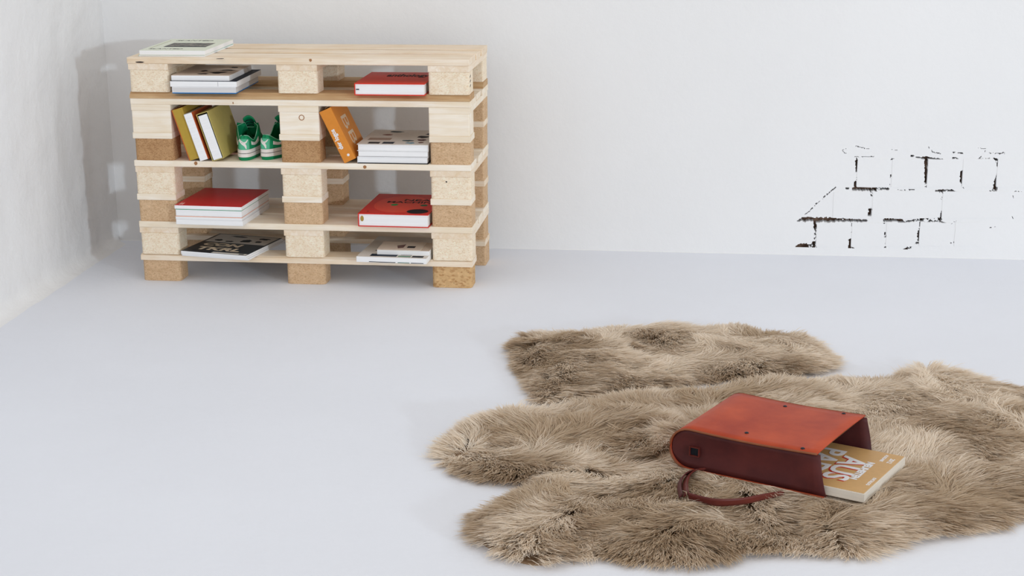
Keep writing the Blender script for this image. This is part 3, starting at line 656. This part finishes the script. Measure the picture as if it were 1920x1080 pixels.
def sheepskin(label, px_pts, n, seed, inset=.035):
    P = np.array([tuple(onz(u, v, .02))[:2] for u, v in px_pts]); P = chaikin(P, 2)
    c = P.mean(0); A = .5*np.sum(P[:, 0]*np.roll(P[:, 1], -1)-P[:, 1]*np.roll(P[:, 0], -1))
    # inset outline (hide edge) by moving along the inner normal
    T = np.roll(P, -1, 0)-np.roll(P, 1, 0); Nn = np.stack([-T[:, 1], T[:, 0]], 1)*np.sign(A); Nn /= np.linalg.norm(Nn, axis=1)[:, None]
    Hd = P+Nn*inset
    bm = bmesh.new(); lo = [bm.verts.new((p[0]-c[0], p[1]-c[1], .0)) for p in Hd]; hi = [bm.verts.new((p[0]-c[0], p[1]-c[1], .004)) for p in Hd]
    f = bm.faces.new(hi); k = len(Hd)
    for i in range(k): bm.faces.new((lo[i], lo[(i+1) % k], hi[(i+1) % k], hi[i]))
    bmesh.ops.triangulate(bm, faces=[f])
    root = link('sheepskin_rug', mesh_of(bm, 'sheepskin_rug'), M_HIDE, None, (c[0], c[1], 0)); tag(root, label, 'rug')
    rg = np.random.default_rng(seed)
    mn, mx = Hd.min(0), Hd.max(0)
    # locks
    nc = int(n/13); cx_ = rg.uniform(mn[0], mx[0], nc*3); cy_ = rg.uniform(mn[1], mx[1], nc*3); ok = inside(Hd, cx_, cy_); cx_, cy_ = cx_[ok][:nc], cy_[ok][:nc]; nc = len(cx_)
    d, ox, oy = edge_dist(Hd, cx_, cy_)
    a0 = 2*math.pi*(vnoise(cx_, cy_, 3.2, seed+5)*1.5+vnoise(cx_, cy_, 9, seed+6)*.8)
    fx, fy = np.cos(a0), np.sin(a0)
    fx = .85*fx+.25; fy = .85*fy-.40                # the nap is combed towards the front
    we = np.exp(-d/.05)*2.2; fx += we*ox; fy += we*oy
    fl = np.hypot(fx, fy)+1e-9; fx, fy = fx/fl, fy/fl
    ln = .052+.022*vnoise(cx_, cy_, 7, seed+7)+rg.normal(0, .005, nc); lift = .20+.42*vnoise(cx_, cy_, 8, seed+8)+rg.normal(0, .06, nc)
    lift = np.clip(lift, .12, .9); lift = np.where(d < .02, lift*.6, lift)
    tone = .55*vnoise(cx_, cy_, 4.5, seed+9)+.45*vnoise(cx_, cy_, 13, seed+10)+rg.normal(0, .07, nc)
    tone = np.clip((tone-.23)/.34, 0, 1)
    # strands belong to locks
    idx = rg.integers(0, nc, n); sp = .0125
    rx = cx_[idx]+rg.normal(0, sp*.62, n); ry = cy_[idx]+rg.normal(0, sp*.62, n)
    ok = inside(Hd, rx, ry); idx, rx, ry = idx[ok], rx[ok], ry[ok]; n = len(idx)
    dd, _, _ = edge_dist(Hd, rx, ry)
    rz_ = hump(rx, ry, dd, seed)
    L_ = ln[idx]*rg.uniform(.78, 1.15, n); q = lift[idx]+rg.normal(0, .07, n)
    dx = fx[idx]+rg.normal(0, .17, n); dy = fy[idx]+rg.normal(0, .17, n)
    # tips gather towards the tip of the lock
    tcx = cx_[idx]+fx[idx]*ln[idx]*.8; tcy = cy_[idx]+fy[idx]*ln[idx]*.8
    ts = np.array([0, .34, .68, 1.0]); cur = rg.normal(0, .0035, n); ph = rg.uniform(0, 6.28, n)
    Pn = np.zeros((n, 4, 3))
    for k, tt in enumerate(ts):
        X = rx+dx*L_*tt*(.55+.4*tt); Y = ry+dy*L_*tt*(.55+.4*tt)
        cl = .50*tt**1.5; X = X*(1-cl)+(tcx+(rx-cx_[idx])*.25)*cl; Y = Y*(1-cl)+(tcy+(ry-cy_[idx])*.25)*cl
        X += cur*np.sin(tt*5+ph); Y += cur*np.cos(tt*5+ph)
        Zz = rz_-.004+L_*q*(tt*1.25-.62*tt*tt)
        Pn[:, k] = np.stack([X, Y, np.maximum(Zz, .003+.001*k)], 1)
    bx, by = bag_local(Pn[:, :, 0], Pn[:, :, 1])
    under = (bx > .004) & (bx < BAGL+.09) & (by > -.004) & (by < BAGW+.004)
    out = np.hypot(np.maximum(np.maximum(.02-bx, bx-(BAGL+.10)), 0), np.maximum(np.maximum(-by, by-BAGW), 0))     # wool is pressed down by the bag
    cap = BAGO.z-.001+np.where(under, 0, out*.55)
    Pn[:, :, 2] = np.minimum(Pn[:, :, 2], np.where(out < .07, cap, 9))
    Pn[:, :, 0] -= c[0]; Pn[:, :, 1] -= c[1]
    Tg = np.gradient(Pn, axis=1); Tg /= np.linalg.norm(Tg, axis=2)[:, :, None]+1e-9
    ref = np.stack([rg.normal(0, .25, n), rg.normal(0, .25, n), np.ones(n)], 1)[:, None, :]
    Sd = np.cross(Tg, ref); Sd /= np.linalg.norm(Sd, axis=2)[:, :, None]+1e-9
    hw = np.array([.0010, .0011, .0008])*.92
    wv = rg.uniform(.75, 1.25, n)[:, None, None]
    Lf = Pn[:, :3]+Sd[:, :3]*hw[None, :, None]*wv; Rt = Pn[:, :3]-Sd[:, :3]*hw[None, :, None]*wv
    V = np.concatenate([Lf, Rt, Pn[:, 3:4]], 1).reshape(-1, 3)          # 7 verts: 0 1 2 left, 3 4 5 right, 6 tip
    base = (np.arange(n)*7)[:, None]
    tri = np.array([0, 3, 4, 0, 4, 1, 1, 4, 5, 1, 5, 2, 2, 5, 6])
    I = (base+tri[None]).reshape(-1)
    me = bpy.data.meshes.new('fur'); me.vertices.add(len(V)); me.vertices.foreach_set('co', V.ravel())
    nt = len(I)//3; me.loops.add(len(I)); me.loops.foreach_set('vertex_index', I.astype(np.int32))
    me.polygons.add(nt); me.polygons.foreach_set('loop_start', np.arange(0, nt*3, 3, dtype=np.int32))
    me.update(calc_edges=True); me.polygons.foreach_set('use_smooth', np.ones(nt, bool))
    # wool colour: one colour per strand, tan and cream locks
    tip_l = np.array(lin(250, 240, 226)[:3]); tip_d = np.array(lin(214, 194, 168)[:3])
    tn = np.clip(tone[idx]+rg.normal(0, .10, n), 0, 1)[:, None]
    Cc = np.repeat(tip_d*(1-tn)+tip_l*tn, 7, axis=0)
    ca = me.color_attributes.new('Col', 'FLOAT_COLOR', 'POINT'); ca.data.foreach_set('color', np.concatenate([Cc, np.ones((len(Cc), 1))], 1).astype(np.float32).ravel())
    fu = link('fur', me, M_WOOL, root); tag(fu, kind='stuff'); return root
front_px = [(802, 853), (815, 821), (866, 795), (917, 779), (945, 764), (991, 760), (1061, 753), (1153, 738), (1269, 724), (1400, 716), (1500, 708), (1578, 706), (1640, 704), (1686, 704), (1693, 681), (1740, 676), (1790, 690), (1832, 701), (1879, 714), (1940, 726), (2010, 745), (2080, 790), (2100, 850), (2060, 905), (1990, 945), (1920, 964), (1879, 983), (1809, 994), (1717, 1008), (1661, 1034), (1601, 1041), (1522, 1031), (1416, 1031), (1399, 1037), (1315, 1058), (1223, 1053), (1102, 1038), (1084, 1044), (1019, 1060), (959, 1053), (899, 1026), (857, 997), (871, 950), (931, 930), (990, 904), (1000, 898), (973, 902), (899, 897), (829, 878)]
back_px = [(943, 649), (950, 631), (978, 618), (1084, 618), (1130, 611), (1223, 606), (1323, 610), (1393, 609), (1430, 617), (1485, 616), (1531, 631), (1569, 659), (1580, 680), (1550, 693), (1439, 702), (1300, 714), (1200, 727), (1153, 733), (1061, 749), (1038, 753), (987, 753), (980, 728), (968, 705), (950, 673)]
sheepskin('large tan sheepskin rug with the leather bag lying on it', front_px, 215000, 21)
sheepskin('smaller tan sheepskin rug lying behind the large one with the leather bag', back_px, 72000, 51)

# ------------------------------------------------------------------ leather bag
def mat_leather(name, a, b, rough=.42):
    t = NT(name, rough, .22); v = t.coord(rand=False)
    n = t.noise(v, 9, 4, .6); f = t.noise(v, 220, 3)
    t.color(t.ramp(n, [(.3, lin(*b)), (.7, lin(*a))])); t.bump(f, .12, .001); return t.m
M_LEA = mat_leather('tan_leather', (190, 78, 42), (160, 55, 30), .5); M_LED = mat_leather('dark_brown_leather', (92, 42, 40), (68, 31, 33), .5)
M_EDGE = mat_leather('raw_leather_edge', (150, 92, 60), (116, 64, 44), .6); M_STRAP = mat_leather('strap_leather', (108, 46, 38), (78, 32, 30), .42)
M_LIN = flat(128, 88, 64, .9, .05); M_STEEL = flat(120, 116, 120, .3, .5, 1.0); M_RIVET = flat(58, 56, 62, .35, .5, 1.0); M_BRASS = flat(200, 176, 150, .25, .5, 1.0)
bag = empty('leather_bag', tuple(BAGO), BAGA); tag(bag, 'tan leather bag with dark brown gussets lying open on the sheepskin', 'bag')
R = BAGH/2; TH = .0036
def sag(x): return -.004*math.sin(max(0, min(1, (x-R)/(BAGL-R)))*math.pi)
def prof(off, x_end=BAGL, n=14):
    top = [(x, BAGH-off+sag(x)+ .002*((x-R)/(BAGL-R))) for x in np.linspace(x_end, R, 12)]
    arc = [(R-(R-off)*math.sin(a), R+(R-off)*math.cos(a)) for a in np.linspace(0, math.pi, n)[1:-1]]
    bot = [(x, off) for x in np.linspace(R, x_end+.018, 8)]
    return top+arc+bot
def strip(name, pr, y0, y1, mat, parent, ny=10, thick=TH, crown=0):
    def fn(u, v):
        i = int(u); x, z = pr[i]; return Vector((x, y0+(y1-y0)*v, z+(crown*math.sin(v*math.pi)*(1 if i < 12 else 0))))
    o = link(name, grid_mesh(name, fn, range(len(pr)), np.linspace(0, 1, ny)), mat, parent)
    md = o.modifiers.new('thickness', 'SOLIDIFY'); md.thickness = thick; md.offset = 0; return o
wrap = strip('wrap_panel', prof(TH/2), 0, BAGW, M_LEA, bag, 12, TH, .004)
for yy in (-.0004, BAGW+.0004):
    link('edge_trim', tube_mesh('edge_trim', [(x, yy, zz) for x, zz in prof(TH/2)], .0026, 8), M_EDGE, wrap)
strip('lining', prof(TH+.0016, BAGL-.004), .010, BAGW-.010, M_LIN, bag, 4, .0008)
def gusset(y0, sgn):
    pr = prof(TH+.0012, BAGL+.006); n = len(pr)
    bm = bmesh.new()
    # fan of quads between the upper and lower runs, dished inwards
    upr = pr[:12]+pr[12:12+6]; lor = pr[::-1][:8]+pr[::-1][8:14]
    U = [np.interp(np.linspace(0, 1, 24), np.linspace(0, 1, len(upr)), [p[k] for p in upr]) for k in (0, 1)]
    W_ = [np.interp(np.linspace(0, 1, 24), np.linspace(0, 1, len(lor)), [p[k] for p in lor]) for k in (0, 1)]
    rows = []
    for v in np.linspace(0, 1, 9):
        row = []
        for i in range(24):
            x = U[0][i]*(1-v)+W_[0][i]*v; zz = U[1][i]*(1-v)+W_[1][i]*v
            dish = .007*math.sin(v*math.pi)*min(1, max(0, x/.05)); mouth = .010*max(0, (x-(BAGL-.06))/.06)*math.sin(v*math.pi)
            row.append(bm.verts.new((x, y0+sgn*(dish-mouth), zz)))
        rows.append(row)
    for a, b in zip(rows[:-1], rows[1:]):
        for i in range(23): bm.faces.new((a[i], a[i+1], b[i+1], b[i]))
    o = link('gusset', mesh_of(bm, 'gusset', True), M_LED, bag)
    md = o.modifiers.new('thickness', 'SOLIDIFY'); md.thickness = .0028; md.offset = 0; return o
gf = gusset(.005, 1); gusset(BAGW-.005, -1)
# embossed square tab on the front gusset
for (x0, x1, za, zb) in ((.052, .078, .058, .060), (.052, .078, .036, .038), (.052, .054, .038, .058), (.076, .078, .038, .058)): box('tab_frame', x0, x1, .0015, .0115, za, zb, M_STRAP, gf, .0003)
box('tab_window', .054, .076, .0075, .0125, .038, .058, M_BLACK, gf, .0003)
def rivet(u, v):
    p = onz(u, v, BAGO.z+BAGH); x, y = bag_local(p.x, p.y); i = min(range(12), key=lambda k: abs(prof(TH/2)[k][0]-x)); zz = prof(TH/2)[i][1]+TH/2+.004*math.sin(min(1, max(0, y/BAGW))*math.pi)
    bm = bmesh.new(); bmesh.ops.create_uvsphere(bm, u_segments=12, v_segments=8, radius=.0052)
    for q in bm.verts: q.co.z *= .6
    link('rivet', mesh_of(bm, 'rivet', True), M_RIVET, bag, (x, min(max(y, .012), BAGW-.012), zz))
for u, v in ((1400, 811), (1505, 842), (1472, 761), (1582, 776)): rivet(u, v)
# strap: flat leather ribbon that leaves the bag's lower front edge, turns at the buckle and runs under the bag
def ribbon(name, pts, wdir, half, mat, parent, thick=.003):
    def fn(u, v):
        i = int(u); return Vector(pts[i])+Vector(wdir[i]).normalized()*half[i]*v
    o = link(name, grid_mesh(name, fn, range(len(pts)), (-1, -.3, .3, 1)), mat, parent); md = o.modifiers.new('thickness', 'SOLIDIFY'); md.thickness = thick; md.offset = 0; return o
def loc_pt(u, v, z): p = onz(u, v, z); x, y = bag_local(p.x, p.y); return (x, y, z-BAGO.z)
def smooth_path(P, n=40):
    P = np.array(P, float); t = np.linspace(0, len(P)-1, n); out = []
    for a in t:
        i = min(int(a), len(P)-2); f = a-i; p0, p1, p2, p3 = P[max(i-1, 0)], P[i], P[i+1], P[min(i+2, len(P)-1)]
        out.append(.5*((2*p1)+(-p0+p2)*f+(2*p0-5*p1+4*p2-p3)*f*f+(-p0+3*p1-3*p2+p3)*f**3))
    return [tuple(map(float, q)) for q in out]
SP = smooth_path([loc_pt(1291, 931, .070), loc_pt(1310, 936, .068), loc_pt(1345, 942, .065), loc_pt(1390, 940, .062), loc_pt(1430, 932, .060), loc_pt(1455, 927, .052), loc_pt(1470, 924, .046)], 40)
ribbon('strap', SP, [(0, -.35, 1)]*40, [.0115-.005*(i/39) for i in range(40)], M_STRAP, bag)
SQ = smooth_path([loc_pt(1318, 882, .052), loc_pt(1302, 884, .056), loc_pt(1290, 892, .062), loc_pt(1284, 908, .066), loc_pt(1286, 928, .070)], 24)
ribbon('strap_loop', SQ, [(.75, .1, .65)]*24, [.0095]*24, M_STRAP, bag)
SK = smooth_path([loc_pt(1306, 882, .058), loc_pt(1284, 890, .064), loc_pt(1274, 908, .066), loc_pt(1277, 930, .066)], 20)
ribbon('strap_loop', SK, [(.6, .3, .75)]*20, [.006]*20, M_LED, bag)
bc = Vector(loc_pt(1285, 929, .072))
link('buckle', tube_mesh('buckle', [bc+Vector(q) for q in ((-.004, -.004, .012), (.006, -.006, .012), (.007, -.006, -.012), (-.003, -.004, -.012))], .0017, 8, True), M_BRASS, bag)

# book sliding out of the bag
TANC = flat(206, 164, 108, .5)
bkz = .0045+.0016
BW, BL, BTK = .272, .33, .0215
bk = empty('book'); cbt, sbt = math.cos(BAGA), math.sin(BAGA)
ox_, oy_ = BAGL+.112-BL, .014
bk.location = (BAGO.x+ox_*cbt-oy_*sbt, BAGO.y+ox_*sbt+oy_*cbt, BAGO.z+bkz); bk.rotation_euler = (0, 0, BAGA)
tag(bk, 'tan paperback with white lettering sliding out of the leather bag', 'book')
box('page_block', 0, BL, 0, BW, .001, BTK-.001, M_PAGEC, bk, .0005); box('back_cover', 0, BL+.002, -.001, BW+.001, 0, .001, flat(210, 200, 186), bk, .0003)
fcb = box('front_cover', 0, BL-.003, .003, BW, BTK-.001, BTK, TANC, bk, .0003)
SHADOWC = flat(30, 40, 60)
fx0, fy0 = (BL-.003)/2, (BW-.003)/2
def bt(s, size, x, y, mat, bold=0, sx=1, lift=0): text('title', s, size, mat, fcb, (x-fx0, y-fy0, .0007+lift), (0, 0, -math.pi/2), bold, sx)
bt('AUS', .085, BL-.100, .118, flat(196, 60, 44), .003, 1.0); bt('AUS', .085, BL-.098, .122, WHITE, .002, 1.0, .0004)
bt('PAD', .085, BL-.165, .150, WHITE, .002, 1.0, .0004)
bt('NEUHEITEN', .023, BL-.056, .128, WHITE, .0014, 1.0, .0004)
bt('KATALOG', .011, BL-.014, .075, WHITE, .0004, 1.0); bt('2012', .016, BL-.020, .222, WHITE, .0004, 1.0); bt('AUSGABE', .011, BL-.040, .232, WHITE, .0003, 1.0)
